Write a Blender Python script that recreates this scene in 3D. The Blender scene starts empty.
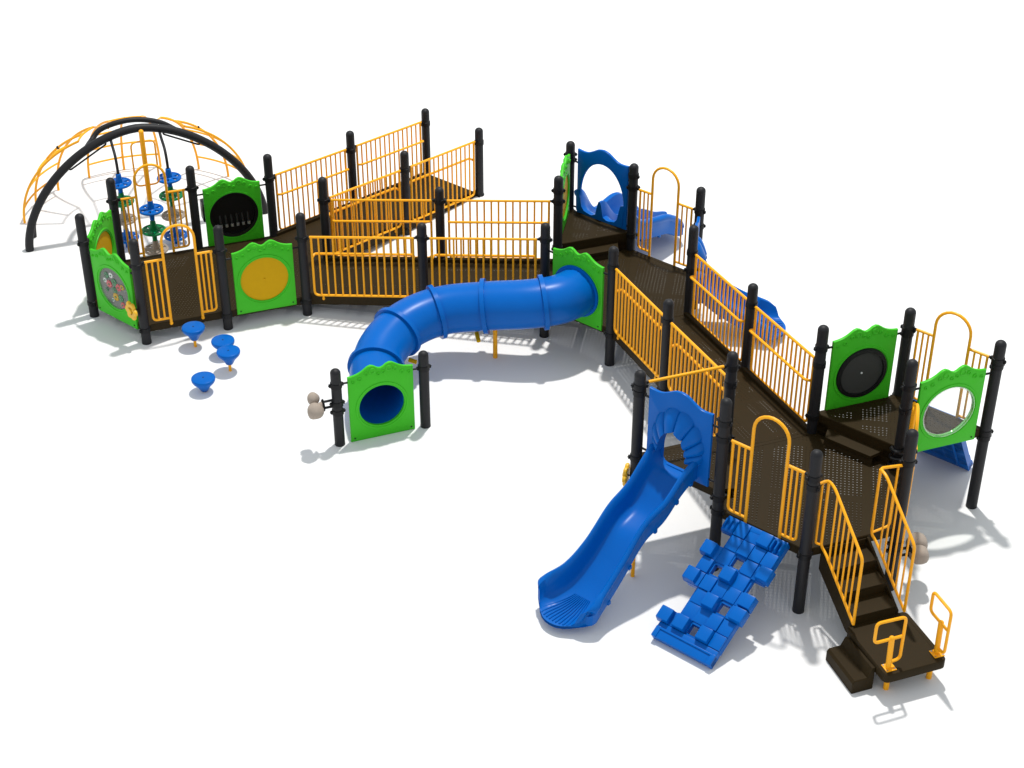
import bpy, bmesh, math, random
from mathutils import Vector, Matrix
random.seed(4)
C = bpy.context
sc = C.scene
COL = sc.collection
rad, cos, sin, pi = math.radians, math.cos, math.sin, math.pi

# ------------------------------------------------------------------ camera
F_PX, PITCH, CAM_H = 1705.32, 33.114, 11.9616
cam = bpy.data.cameras.new("camera")
cam.sensor_fit = 'HORIZONTAL'; cam.sensor_width = 36.0
cam.lens = F_PX * 36.0 / 1024.0
cam.clip_start = 0.1; cam.clip_end = 1500
camo = bpy.data.objects.new("camera", cam); COL.objects.link(camo)
camo.location = (0, 0, CAM_H); camo.rotation_euler = (rad(90 - PITCH), 0, 0)
sc.camera = camo

# ------------------------------------------------------------------ studio light
w = bpy.data.worlds.new("World"); sc.world = w; w.use_nodes = True
bg = w.node_tree.nodes["Background"]
bg.inputs[0].default_value = (0.90, 0.955, 1.0, 1); bg.inputs[1].default_value = 0.75
ld = bpy.data.lights.new("studio_lamp", 'POINT')
ld.energy = 40000; ld.shadow_soft_size = 0.60; ld.color = (1.0, 0.975, 0.93)
lo = bpy.data.objects.new("studio_lamp", ld); COL.objects.link(lo)
lo.location = (2.5, 25.2, 31.0)
sc.view_settings.view_transform = 'Standard'
sc.view_settings.look = 'None'
sc.view_settings.exposure = 0.0; sc.view_settings.gamma = 1.0
sc.view_settings.use_curve_mapping = False
try:
    sc.cycles.transparent_max_bounces = 24
    sc.cycles.max_bounces = 8
    sc.cycles.sample_clamp_indirect = 6
except Exception:
    pass

# ------------------------------------------------------------------ materials
def mat(name, col, rough=0.5, coat=0.0, noise=0.0, scale=30.0, bump=0.0, metallic=0.0, spec=0.5):
    m = bpy.data.materials.new(name); m.use_nodes = True
    nt = m.node_tree; b = nt.nodes["Principled BSDF"]
    b.inputs['Base Color'].default_value = (*col, 1)
    b.inputs['Roughness'].default_value = rough
    b.inputs['Metallic'].default_value = metallic
    b.inputs['Specular IOR Level'].default_value = spec
    b.inputs['Coat Weight'].default_value = coat
    b.inputs['Coat Roughness'].default_value = 0.15
    tc = nt.nodes.new('ShaderNodeTexCoord')
    nz = nt.nodes.new('ShaderNodeTexNoise'); nz.inputs['Scale'].default_value = scale
    nz.inputs['Detail'].default_value = 4
    nt.links.new(tc.outputs['Object'], nz.inputs['Vector'])
    if noise:
        mr = nt.nodes.new('ShaderNodeMapRange')
        mr.inputs[3].default_value = max(0, rough - noise); mr.inputs[4].default_value = min(1, rough + noise)
        nt.links.new(nz.outputs[0], mr.inputs[0]); nt.links.new(mr.outputs[0], b.inputs['Roughness'])
        mx = nt.nodes.new('ShaderNodeMix'); mx.data_type = 'RGBA'
        mx.inputs[6].default_value = (col[0]*0.95, col[1]*0.95, col[2]*0.95, 1)
        mx.inputs[7].default_value = (min(1, col[0]*1.05), min(1, col[1]*1.05), min(1, col[2]*1.05), 1)
        nt.links.new(nz.outputs[0], mx.inputs[0]); nt.links.new(mx.outputs[2], b.inputs['Base Color'])
    if bump:
        bp = nt.nodes.new('ShaderNodeBump'); bp.inputs['Strength'].default_value = bump
        bp.inputs['Distance'].default_value = 0.004
        n2 = nt.nodes.new('ShaderNodeTexNoise'); n2.inputs['Scale'].default_value = scale*8
        nt.links.new(tc.outputs['Object'], n2.inputs['Vector'])
        nt.links.new(n2.outputs[0], bp.inputs['Height']); nt.links.new(bp.outputs[0], b.inputs['Normal'])
    return m

M = {}
M['ground'] = mat('white_ground', (0.80, 0.80, 0.80), 0.9, spec=0.1)
M['post'] = mat('charcoal_powdercoat', (0.013, 0.013, 0.015), 0.5, noise=0.08, scale=60, bump=0.25, spec=0.25)
M['clamp'] = mat('black_casting', (0.008, 0.008, 0.009), 0.5, noise=0.05, scale=60, spec=0.2)
M['yellow'] = mat('yellow_powdercoat', (0.96, 0.415, 0.010), 0.4, noise=0.04, scale=20, spec=0.25)
M['deck_solid'] = mat('brown_vinyl', (0.024, 0.0150, 0.0042), 0.6, noise=0.05, scale=9, bump=0.0, spec=0.12)
M['blue'] = mat('blue_polyethylene', (0.0006, 0.110, 0.45), 0.30, noise=0.05, scale=5, bump=0.05, spec=0.12)
M['green'] = mat('green_polyethylene', (0.052, 0.49, 0.018), 0.42, noise=0.05, scale=5, bump=0.1, spec=0.15)
M['disc_green'] = mat('dark_green_plastic', (0.001, 0.19, 0.055), 0.4, noise=0.05, scale=8, spec=0.2)
M['amber'] = mat('amber_plastic_sheet', (0.60, 0.34, 0.003), 0.55, noise=0.03, scale=14, spec=0.1)
M['beige'] = mat('beige_plastic', (0.36, 0.30, 0.25), 0.7, noise=0.1, scale=22, bump=0.8, spec=0.2)
M['black_plastic'] = mat('black_plastic', (0.005, 0.005, 0.006), 0.3, noise=0.04, scale=10, spec=0.35)
M['drum'] = mat('dark_drum_skin', (0.045, 0.045, 0.045), 0.6, noise=0.05, scale=20, spec=0.2)
M['grey'] = mat('grey_plastic', (0.16, 0.16, 0.15), 0.5, noise=0.05, scale=20, spec=0.2)
M['red'] = mat('red_plastic', (0.60, 0.02, 0.04), 0.4, noise=0.04, scale=20)
M['steel'] = mat('zinc_steel', (0.45, 0.45, 0.45), 0.35, noise=0.05, scale=30, metallic=0.9)
M['white'] = mat('white_plastic', (0.75, 0.75, 0.75), 0.4, noise=0.02, scale=30)

def clear_mat():
    m = bpy.data.materials.new('clear_polycarbonate'); m.use_nodes = True
    nt = m.node_tree; nt.nodes.clear()
    out = nt.nodes.new('ShaderNodeOutputMaterial'); mix = nt.nodes.new('ShaderNodeMixShader')
    tr = nt.nodes.new('ShaderNodeBsdfTransparent'); tr.inputs[0].default_value = (0.95, 0.96, 0.95, 1)
    gl = nt.nodes.new('ShaderNodeBsdfGlossy'); gl.inputs['Roughness'].default_value = 0.05
    gl.inputs[0].default_value = (0.9, 0.9, 0.9, 1)
    mix.inputs[0].default_value = 0.04
    nt.links.new(tr.outputs[0], mix.inputs[1])
    nt.links.new(gl.outputs[0], mix.inputs[2]); nt.links.new(mix.outputs[0], out.inputs[0])
    return m
M['clear'] = clear_mat()
M['rim_clear'] = M['clear'].copy(); M['rim_clear'].name = 'clear_edge'
[n for n in M['rim_clear'].node_tree.nodes if n.type == 'MIX_SHADER'][0].inputs[0].default_value = 0.22

def perf_mat(name, px, py, hx, hy, bandx, bandy, ofx=0.0, ofy=0.0):
    """brown vinyl coated steel punched with rows of small slots, with solid strips between the punched fields"""
    m = M['deck_solid'].copy(); m.name = name
    nt = m.node_tree; b = nt.nodes["Principled BSDF"]; L = nt.links
    out = [n for n in nt.nodes if n.type == 'OUTPUT_MATERIAL'][0]
    tc = [n for n in nt.nodes if n.type == 'TEX_COORD'][0]
    sp = nt.nodes.new('ShaderNodeSeparateXYZ'); L.new(tc.outputs['Object'], sp.inputs[0])
    def math_(op, a, b_=None):
        n = nt.nodes.new('ShaderNodeMath'); n.operation = op
        for i, v in enumerate((a, b_)):
            if v is None: continue
            if isinstance(v, (int, float)): n.inputs[i].default_value = v
            else: L.new(v, n.inputs[i])
        return n.outputs[0]
    def win(coord, period, duty, of=0.0):
        f = math_('FRACT', math_('DIVIDE', math_('ADD', coord, 100*period + of), period))
        return math_('LESS_THAN', f, duty)
    k = math_('MULTIPLY', win(sp.outputs[0], px, hx), win(sp.outputs[1], py, hy))
    k = math_('MULTIPLY', k, win(sp.outputs[0], bandx[0], bandx[1], ofx))
    k = math_('MULTIPLY', k, win(sp.outputs[1], bandy[0], bandy[1], ofy))
    tr = nt.nodes.new('ShaderNodeBsdfTransparent'); mix = nt.nodes.new('ShaderNodeMixShader')
    L.new(k, mix.inputs[0]); L.new(b.outputs[0], mix.inputs[1]); L.new(tr.outputs[0], mix.inputs[2])
    L.new(mix.outputs[0], out.inputs[0])
    return m
M['perf'] = perf_mat('punched_brown_deck', 0.048, 0.044, 0.16, 0.32, (0.952, 0.90), (0.55, 0.84), 0.06, 0.05)
M['perf_ramp'] = perf_mat('punched_brown_ramp', 0.040, 0.046, 0.26, 0.18, (0.80, 0.90), (1.1, 0.80), 0.0, 0.44)

M['perf_edge'] = perf_mat('punched_brown_strip', 0.030, 0.044, 0.45, 0.50, (10.0, .0665), (0.9, 0.86), -.60, 0.0)

# ------------------------------------------------------------------ mesh helpers
def V2(a): return Vector((a[0], a[1], 0))
SPLIT = {'bracket', 'bolt', 'joint_flange', 'mounting_tab', 'joint_clamp', 'chime', 'chime_cap', 'top_lug', 'joist', 'tie_bar', 'grip_ridge'}
class MB:
    def __init__(s): s.bm = bmesh.new()
    def box(s, cx, cy, cz, sx, sy, sz, bev=0.0, rz=0.0, rx=0.0, taper=1.0):
        r = bmesh.ops.create_cube(s.bm, size=1.0); vs = r['verts']
        for v in vs:
            t = taper if v.co.z > 0 else 1.0
            v.co = Vector((v.co.x*sx*t, v.co.y*sy*t, v.co.z*sz))
        if bev:
            es = list({e for v in vs for e in v.link_edges})
            r2 = bmesh.ops.bevel(s.bm, geom=es, offset=bev, segments=2, affect='EDGES', profile=0.6)
            vs = list({v for v in r2['verts']} | {v for v in vs if v.is_valid})
        mt = Matrix.Translation((cx, cy, cz)) @ Matrix.Rotation(rz, 4, 'Z') @ Matrix.Rotation(rx, 4, 'X')
        for v in vs: v.co = mt @ v.co
        return vs
    def loops(s, loops, closed=True, cap0=False, cap1=False, close_ring=False):
        rows = [[s.bm.verts.new(p) for p in lp] for lp in loops]
        n = len(rows[0]); R = len(rows)
        for i in range(R if close_ring else R-1):
            a, b = rows[i], rows[(i+1) % R]
            for j in range(n if closed else n-1):
                k = (j+1) % n
                try: s.bm.faces.new((a[j], a[k], b[k], b[j]))
                except ValueError: pass
        if cap0: s.bm.faces.new(list(reversed(rows[0])))
        if cap1: s.bm.faces.new(rows[-1])
        return rows
    def tube(s, pts, r, seg=8, closed=False, caps=True):
        pts = [Vector(p) for p in pts]; n = len(pts)
        if n < 2: return
        tang = []
        for i in range(n):
            if closed: t = pts[(i+1) % n] - pts[i-1]
            elif i == 0: t = pts[1]-pts[0]
            elif i == n-1: t = pts[-1]-pts[-2]
            else: t = (pts[i+1]-pts[i]).normalized() + (pts[i]-pts[i-1]).normalized()
            tang.append(t.normalized())
        up = Vector((0, 0, 1)) if abs(tang[0].z) < 0.9 else Vector((1, 0, 0))
        nrm = (up - tang[0]*up.dot(tang[0])).normalized()
        lps = []
        for i in range(n):
            if i: nrm = (nrm - tang[i]*nrm.dot(tang[i])).normalized()
            bn = tang[i].cross(nrm)
            rr = r[i] if isinstance(r, (list, tuple)) else r
            lps.append([pts[i] + (nrm*cos(2*pi*k/seg) + bn*sin(2*pi*k/seg))*rr for k in range(seg)])
        s.loops(lps, True, caps and not closed, caps and not closed, close_ring=closed)
    def lathe(s, prof, seg=20, mt=None, caps=True):
        mt = mt or Matrix.Identity(4)
        lps = [[mt @ Vector((r*cos(2*pi*k/seg), r*sin(2*pi*k/seg), z)) for k in range(seg)] for r, z in prof]
        s.loops(lps, True, caps and prof[0][0] > 1e-4, caps and prof[-1][0] > 1e-4, close_ring=not caps)
    def sphere(s, c, r, sc3=(1, 1, 1), u=12, v=8):
        mt = Matrix.Translation(c) @ Matrix.Diagonal((*[r*k for k in sc3], 1))
        bmesh.ops.create_uvsphere(s.bm, u_segments=u, v_segments=v, radius=1.0, matrix=mt)
    def prism(s, poly, z0, z1):
        s.loops([[Vector((p[0], p[1], z0)) for p in poly], [Vector((p[0], p[1], z1)) for p in poly]], True, True, True)
    def build(s, name, material, parent=None, smooth=True, ang=40):
        if name in SPLIT:
            s.bm.verts.ensure_lookup_table(); seen = set(); isl = []
            for v in s.bm.verts:
                if v in seen: continue
                st = [v]; seen.add(v); grp = []
                while st:
                    q = st.pop(); grp.append(q)
                    for e in q.link_edges:
                        o_ = e.other_vert(q)
                        if o_ not in seen: seen.add(o_); st.append(o_)
                lo_ = [min(g_.co[i] for g_ in grp)-.004 for i in range(3)]; hi_ = [max(g_.co[i] for g_ in grp)+.004 for i in range(3)]
                isl.append([grp, lo_, hi_])
            done = False
            while not done:
                done = True
                for i in range(len(isl)):
                    for j in range(i+1, len(isl)):
                        A_, B_ = isl[i], isl[j]
                        if all(A_[1][k] <= B_[2][k] and B_[1][k] <= A_[2][k] for k in range(3)):
                            isl[i] = [A_[0]+B_[0], [min(A_[1][k], B_[1][k]) for k in range(3)], [max(A_[2][k], B_[2][k]) for k in range(3)]]
                            isl.pop(j); done = False; break
                    if not done: break
            if len(isl) > 1:
                out = []
                for grp, _, _ in isl:
                    n_ = MB(); mp = {v: n_.bm.verts.new(v.co) for v in grp}
                    for f_ in {f for v in grp for f in v.link_faces}: n_.bm.faces.new([mp[v] for v in f_.verts])
                    out.append(n_._make(name, material, parent, smooth, ang))
                s.bm.free(); return out[0]
        return s._make(name, material, parent, smooth, ang)
    def _make(s, name, material, parent, smooth, ang):
        bmesh.ops.remove_doubles(s.bm, verts=s.bm.verts, dist=1e-5)
        bmesh.ops.recalc_face_normals(s.bm, faces=s.bm.faces)
        me = bpy.data.meshes.new(name); s.bm.to_mesh(me); s.bm.free()
        if smooth:
            me.polygons.foreach_set('use_smooth', [True]*len(me.polygons))
            me.set_sharp_from_angle(angle=rad(ang))
        me.materials.append(M[material] if isinstance(material, str) else material)
        o = bpy.data.objects.new(name, me); COL.objects.link(o)
        if parent: o.parent = parent
        return o

def crom(pts, sub=8):
    """catmull-rom through points of any dimension"""
    P_ = [tuple(p) for p in pts]; out = []
    ext = [tuple(2*a-b for a, b in zip(P_[0], P_[1]))] + P_ + [tuple(2*a-b for a, b in zip(P_[-1], P_[-2]))]
    for i in range(1, len(ext)-2):
        p0, p1, p2, p3 = ext[i-1:i+3]
        for k in range(sub):
            t = k/sub
            out.append(tuple(0.5*((2*b)+(-a+c)*t+(2*a-5*b+4*c-d)*t*t+(-a+3*b-3*c+d)*t**3) for a, b, c, d in zip(p0, p1, p2, p3)))
    out.append(P_[-1]); return out

def rounded(pts, r, n=5, closed=False):
    """polyline with rounded corners"""
    pts = [Vector(p) for p in pts]; out = []; m = len(pts)
    for i, p in enumerate(pts):
        if not closed and i in (0, m-1): out.append(p); continue
        a, b = pts[i-1], pts[(i+1) % m]
        d1, d2 = (a-p), (b-p); rr = min(r, d1.length*0.49, d2.length*0.49)
        q1, q2 = p + d1.normalized()*rr, p + d2.normalized()*rr
        for k in range(n+1):
            t = k/n; out.append(q1*(1-t)**2 + p*2*t*(1-t) + q2*t*t)
    return out

def thing(name, label, cat, loc=(0, 0, 0), rz=0.0, group=None):
    o = bpy.data.objects.new(name, None); COL.objects.link(o)
    o.empty_display_size = 0.2
    o.location = loc; o.rotation_euler = (0, 0, rz)
    o['label'] = label; o['category'] = cat
    if group: o['group'] = group
    return o

# ------------------------------------------------------------------ plan of the structure (one triangular grid, side 1.1 m)
S = 1.1; YAW = 19.96
def dr(a): return Vector((cos(rad(YAW+a)), sin(rad(YAW+a))))
P = {}
P['B'] = Vector((-4.869, 19.349))
P['C'] = P['B'] + dr(0)*S; P['D'] = P['C'] + dr(0)*S
P['A'] = P['B'] + dr(120)*S; P['A2'] = P['A'] + dr(60)*S
P['B2'] = P['A2'] + dr(0)*S; P['C2'] = P['B2'] + dr(0)*S; P['G0'] = P['D'] + dr(60)*S
def along(a, ang, d): return P[a] + dr(ang)*d
P['R2a'] = along('D', -30, 1.644); P['R2b'] = along('G0', -30, 1.644)
P['E'] = along('D', -30, 3.283); P['W'] = along('G0', -30, 3.283)
P['R1a'] = along('C2', 30, 1.639); P['R1c'] = along('G0', 30, 1.639)
P['R1b'] = along('C2', 30, 3.278); P['R1d'] = along('G0', 30, 3.278)
P['F'] = along('E', -60, S); P['S'] = along('F', 0, S); P['T'] = along('S', 60, S)
P['U'] = along('T', 120, S); P['V'] = along('U', 120, S)
P['R3a'] = along('F', -90, 1.654); P['R3b'] = along('S', -90, 1.654)
P['P'] = along('F', -90, 3.308); P['O'] = along('S', -90, 3.308)
P['I'] = along('P', -120, S); P['J'] = along('I', -60, S); P['L'] = along('J', 0, S); P['M'] = along('L', 60, S)
P['H'] = along('I', 120, S)   # triangle H I P
P['H'] = Vector((1.373, 15.335))
P['N'] = along('O', 0, S); P['K'] = along('M', 0, S)
G1, G2 = Vector((-2.095, 17.001)), Vector((-1.069, 17.392))
P['G1'], P['G2'] = G1, G2
Z_LEFT, Z_R2, Z_MID, Z_UP, Z_R3, Z_RIGHT, Z_TOP, Z_TRI = 0.26, 0.395, 0.53, 0.80, 0.675, 0.82, 1.09, 1.05

def edge(a, b): 
    d = P[b]-P[a]
    return (P[a].x, P[a].y, 0), math.atan2(d.y, d.x), d.length

# ------------------------------------------------------------------ ground
g = MB(); g.loops([[(-400, -400, 0), (400, -400, 0)], [(-400, 600, 0), (400, 600, 0)]], closed=False)
go = g.build('ground', 'ground', None, smooth=False); go['kind'] = 'structure'

# ------------------------------------------------------------------ posts
RP = 0.0635
def post(key, h, collars, label):
    p = P[key]
    t = thing('support_post', label, 'post', (p.x, p.y, 0), 0, 'charcoal support posts of the playground')
    m = MB(); prof = [(RP*1.02, 0.0), (RP*1.02, 0.02), (RP, 0.03), (RP, h-RP*0.9)]
    for k in range(1, 7):
        a = k/6*pi/2; prof.append((max(RP*cos(a), 0.0002), h-RP*0.9 + RP*0.9*sin(a)))
    m.lathe(prof, 20); m.build('shaft', 'post', t)
    for i, (z, ang) in enumerate(collars):
        c = MB(); c.lathe([(RP+.001, z-.036), (RP+.009, z-.032), (RP+.010, z), (RP+.009, z+.032), (RP+.001, z+.036)], 18)
        for sgn in (-1, 1):
            u = Vector((cos(rad(ang)), sin(rad(ang)), 0))*sgn
            q = u*(RP+.016); c.box(q.x, q.y, z, .024, .032, .040, .005, rz=rad(ang))
            c.sphere((q.x*1.13, q.y*1.13, z), .010, u=8, v=6)
        c.build('collar', 'clamp', t)
    return t
def pc(top, deck, ang=20): return [(top, ang), (deck-.05, ang+35)]
POSTS = [
 ('A', 1.56, pc(1.13, .26, 50), 'post at the far left corner of the low deck, between two green scalloped panels'),
 ('B', 1.56, pc(1.17, .26, 20), 'post beside the yellow flower, right of the green gear panel'),
 ('C', 1.56, pc(1.18, .26, 20), 'post left of the green panel with the big amber disc, above the stepping pods'),
 ('D', 1.55, pc(1.17, .26, 0), 'post right of the green amber disc panel, at the start of the middle ramp'),
 ('A2', 1.55, pc(1.20, .26, 20), 'post left of the rear arch barrier, in front of the spinner poles'),
 ('B2', 1.55, pc(1.20, .26, 20), 'post right of the rear arch barrier, beside the dark bubble panel'),
 ('C2', 1.55, pc(1.17, .26, 20), 'post right of the dark bubble panel, at the start of the far ramp railing'),
 ('G0', 1.54, pc(1.18, .26, -10), 'post in the crook where the far ramp and the middle ramp meet'),
 ('R1a', 1.33, pc(1.02, .13, 50), 'middle post on the outer railing of the far entry ramp'),
 ('R1b', 1.13, pc(0.88, .04, 50), 'tallest looking post at the far upper end of the entry ramp'),
 ('R1c', 1.34, pc(1.04, .13, 50), 'middle post on the inner railing of the far entry ramp'),
 ('R1d', 1.13, pc(0.89, .04, 50), 'short post at the open right hand mouth of the entry ramp'),
 ('R2a', 1.55, pc(1.33, .39, -10), 'front middle post of the middle ramp, behind the blue tunnel elbow'),
 ('R2b', 1.53, pc(1.32, .39, -10), 'rear middle post of the middle ramp'),
 ('E', 1.70, pc(1.46, .53, -10), 'post left of the green panel that the tunnel leaves from'),
 ('W', 1.84, [(1.62, 0), (1.46, 0), (.75, 30)], 'tall post beside the green panel that is seen almost edge on'),
 ('F', 1.74, [(1.46, -60), (.46, -20)], 'post right of the tunnel entrance panel, at the head of the long ramp'),
 ('S', 1.84, [(1.45, -60), (1.20, 0), (.48, 0)], 'post at the head of the far railing of the long ramp'),
 ('T', 1.84, [(1.49, -40), (1.26, 0), (.48, 0)], 'post standing behind the scalloped slide hood, right of the rear arch'),
 ('U', 1.84, [(1.66, -40), (1.48, 0), (.75, 0)], 'tall post between the blue window panel and the rear arch barrier'),
 ('V', 1.84, [(1.64, 0), (1.56, 0), (.75, 0)], 'farthest tall post at the left of the blue window panel'),
 ('R3a', 1.88, pc(1.60, .66, -70), 'near middle post of the long ramp'),
 ('R3b', 1.88, pc(1.60, .66, -70), 'far middle post of the long ramp'),
 ('P', 2.13, [(1.94, 0), (1.72, -60), (1.0, 0)], 'post at the near foot of the long ramp, right of the yellow bar'),
 ('O', 2.24, [(1.95, 20), (1.74, -60), (1.04, 0)], 'post at the far foot of the long ramp, left of the drum panel'),
 ('I', 2.24, [(1.95, -40), (1.75, -40), (.98, 10), (.80, -40)], 'post between the big slide and the near arch barrier'),
 ('J', 2.09, [(1.76, 20), (1.65, -60), (.76, 20)], 'front post at the left of the stair head, right of the near arch barrier'),
 ('L', 2.08, [(1.68, 0), (.62, 10), (.52, 10)], 'post at the right of the stair head, beside the black coil'),
 ('M', 2.24, [(1.90, 20), (1.6, 60), (1.0, 0)], 'post left of the green window panel, at the steps'),
 ('N', 2.24, [(1.97, -40), (1.92, 20), (1.05, 0)], 'farthest post of the right raised deck, right of the green drum panel'),
 ('K', 2.25, [(2.0, -40), (1.93, 20), (1.05, 0), (.98, 20)], 'rightmost post, at the right of the green window panel'),
 ('H', 2.13, [(1.94, 0), (1.86, -40), (1.0, 0)], 'post left of the big blue slide entrance'),
 ('G1', 1.085, [(.86, 20), (.60, 20), (.48, 20)], 'short post with the beige lobes, left of the tunnel exit panel'),
 ('G2', 1.09, [(.86, 20)], 'short post right of the tunnel exit panel'),
]
for k_, h_, c_, l_ in POSTS: post(k_, h_, c_, 'charcoal ' + l_)

# ------------------------------------------------------------------ decks
def deck(keys, z, label, th=0.10):
    c = sum((P[k] for k in keys), Vector((0, 0)))/len(keys)
    t = thing('platform_deck', label, 'deck', (c.x, c.y, 0), rad(YAW+60), 'brown punched decks')
    R = Matrix.Rotation(-rad(YAW+60), 2)
    poly = [R @ (P[k]-c) for k in keys]
    if sum(poly[i-1].x*poly[i].y - poly[i].x*poly[i-1].y for i in range(len(poly))) < 0: poly.reverse()
    n = len(poly)
    def inset(d):
        out = []
        for i in range(n):
            e1 = (poly[i]-poly[i-1]).normalized(); e2 = (poly[(i+1) % n]-poly[i]).normalized()
            n1, n2 = Vector((-e1.y, e1.x)), Vector((-e2.y, e2.x))
            b = n1+n2; out.append(poly[i] + b*(d/(0.5*b.length_squared)))
        return out
    o, i1, i2 = inset(0.0), inset(0.016), inset(0.055)
    m = MB(); pp = inset(0.04); m.prism(pp, z-.004, z-.0005); m.build('punched_top', 'perf', t, smooth=False)
    s = MB()
    def lp(q, zz): return [Vector((p.x, p.y, zz)) for p in q]
    s.loops([lp(o, z-th), lp(o, z-.006), lp(inset(.006), z+.002), lp(i2, z+.002), lp(i2, z-.006), lp(i1, z-.008), lp(i1, z-th), ], close_ring=True)
    s.build('skirt', 'deck_solid', t, smooth=False)
    return t
deck(['A', 'B', 'C', 'D', 'G0', 'C2', 'B2', 'A2'], Z_LEFT, 'low long brown deck with green panels round it at the left end')
deck(['E', 'F', 'S', 'T', 'U', 'W'], Z_MID, 'middle brown deck between the tunnel entrance and the rear arch barrier')
deck(['W', 'U', 'V'], Z_UP, 'small raised triangular brown deck in front of the blue window panel')
deck(['P', 'I', 'J', 'L', 'M', 'O'], Z_RIGHT, 'brown deck at the foot of the long ramp, at the head of the stairs')
deck(['O', 'M', 'K', 'N'], Z_TOP, 'raised brown deck at the right between the drum panel and the window panel')
deck(['H', 'I', 'P'], Z_TRI, 'small triangular brown deck behind the big slide entrance')

def step_riser(a, b, z0, z1, label):
    loc, rz, L = edge(a, b)
    t = thing('deck_step', label, 'step', loc, rz, 'brown steps up to the raised decks')
    h = z1-z0
    m = MB()   # riser with a long recess
    m.box(L/2, .022, (z0+z1)/2-.05, L-.04, .04, h+.09)
    m.box(L/2, 0.012, z1-.055, L-.14, .02, .09); m.box(L/2, .012, z0+.03, L-.14, .02, .05)
    m.box(.135, .012, (z0+z1)/2-.01, .12, .02, h-.16); m.box(L-.135, .012, (z0+z1)/2-.01, .12, .02, h-.16)
    m.build('riser', 'deck_solid', t, smooth=False)
    m = MB(); zm = z0+h*.5
    m.loops([[(.2, 0, zm-.04), (.2, 0, zm), (L-.2, 0, zm), (L-.2, 0, zm-.04)], [(.26, -.16, zm-.05), (.26, -.16, zm-.012), (L-.26, -.16, zm-.012), (L-.26, -.16, zm-.05)]], cap0=True, cap1=True)
    m.loops([[(.24, -.13, zm-.05), (L-.24, -.13, zm-.05)], [(.24, -.15, z0+.002), (L-.24, -.15, z0+.002)]], closed=False)
    m.build('tread', 'deck_solid', t, smooth=False)
step_riser('W', 'U', Z_MID, Z_UP, 'brown step up to the raised triangular deck')
step_riser('O', 'M', Z_RIGHT, Z_TOP, 'brown step up to the raised deck on the right')
step_riser('I', 'P', Z_RIGHT, Z_TRI, 'brown step up to the deck of the big slide')

def ramp(a, b, a2, z0, z1, label):
    """a->b runs along one side, a2 is the post across from a"""
    loc, rz, L = edge(a, b)
    w_ = (P[a2]-P[a]); loc = (loc[0], loc[1], 0)
    side = 1 if (Vector((-sin(rz), cos(rz))).dot(w_)) > 0 else -1
    W = w_.length
    t = thing('ramp_section', label, 'ramp', loc, rz, 'brown ramp sections')
    def z(x): return z0+(z1-z0)*x/L
    g0, g1 = .0, L
    m = MB()
    m.loops([[(x, side*y, z(x)+dz) for x, y, dz in ((g0, .05, -.004), (g1, .05, -.004), (g1, W-.05, -.004), (g0, W-.05, -.004))],
             [(x, side*y, z(x)+dz) for x, y, dz in ((g0, .05, -.0005), (g1, .05, -.0005), (g1, W-.05, -.0005), (g0, W-.05, -.0005))]], True, True, True)
    m.build('punched_surface', 'perf_ramp', t, smooth=False)
    for y in (.036, W-.036):
        m = MB()
        sec = [(-.03, -.11), (-.03, .045), (-.015, .06), (.015, .06), (.03, .045), (.03, -.11)]
        m.loops([[(x, side*y+dy, max(z(x)+dz, .004)) for dy, dz in sec] for x in (g0, g1)], True, True, True)
        m.build('curb', 'deck_solid', t, smooth=False)
    m = MB()
    for f in (.02, .34, .66, .98):
        x = g0+.01+(g1-g0-.02)*f; zz = z(x)
        if zz > .08: m.box(x, side*W/2, zz-.05, .025, W-.14, .085)
    for f in (.25, .5, .75):
        if z(g0) > .12 and z(g1) > .12:
            m.loops([[(x, side*W*f+dy, z(x)+dz) for dy, dz in ((-.012, -.09), (-.012, -.006), (.012, -.006), (.012, -.09))] for x in (g0+.03, g1-.03)], True, True, True)
    if len(m.bm.verts): m.build('joist', 'deck_solid', t, smooth=False)
ramp('C2', 'R1a', 'G0', .26, .135, 'upper half of the far entry ramp, joined to the low deck')
ramp('R1a', 'R1b', 'R1c', .135, .02, 'lower half of the far entry ramp, ending at the ground')
ramp('D', 'R2a', 'G0', .26, .395, 'left half of the middle ramp behind the front yellow railing')
ramp('R2a', 'E', 'R2b', .395, .53, 'right half of the middle ramp behind the blue tunnel')
ramp('F', 'R3a', 'S', .53, .675, 'upper left half of the long ramp going down the picture')
ramp('R3a', 'P', 'R3b', .675, .82, 'lower right half of the long ramp, joined to the stair head deck')

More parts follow.
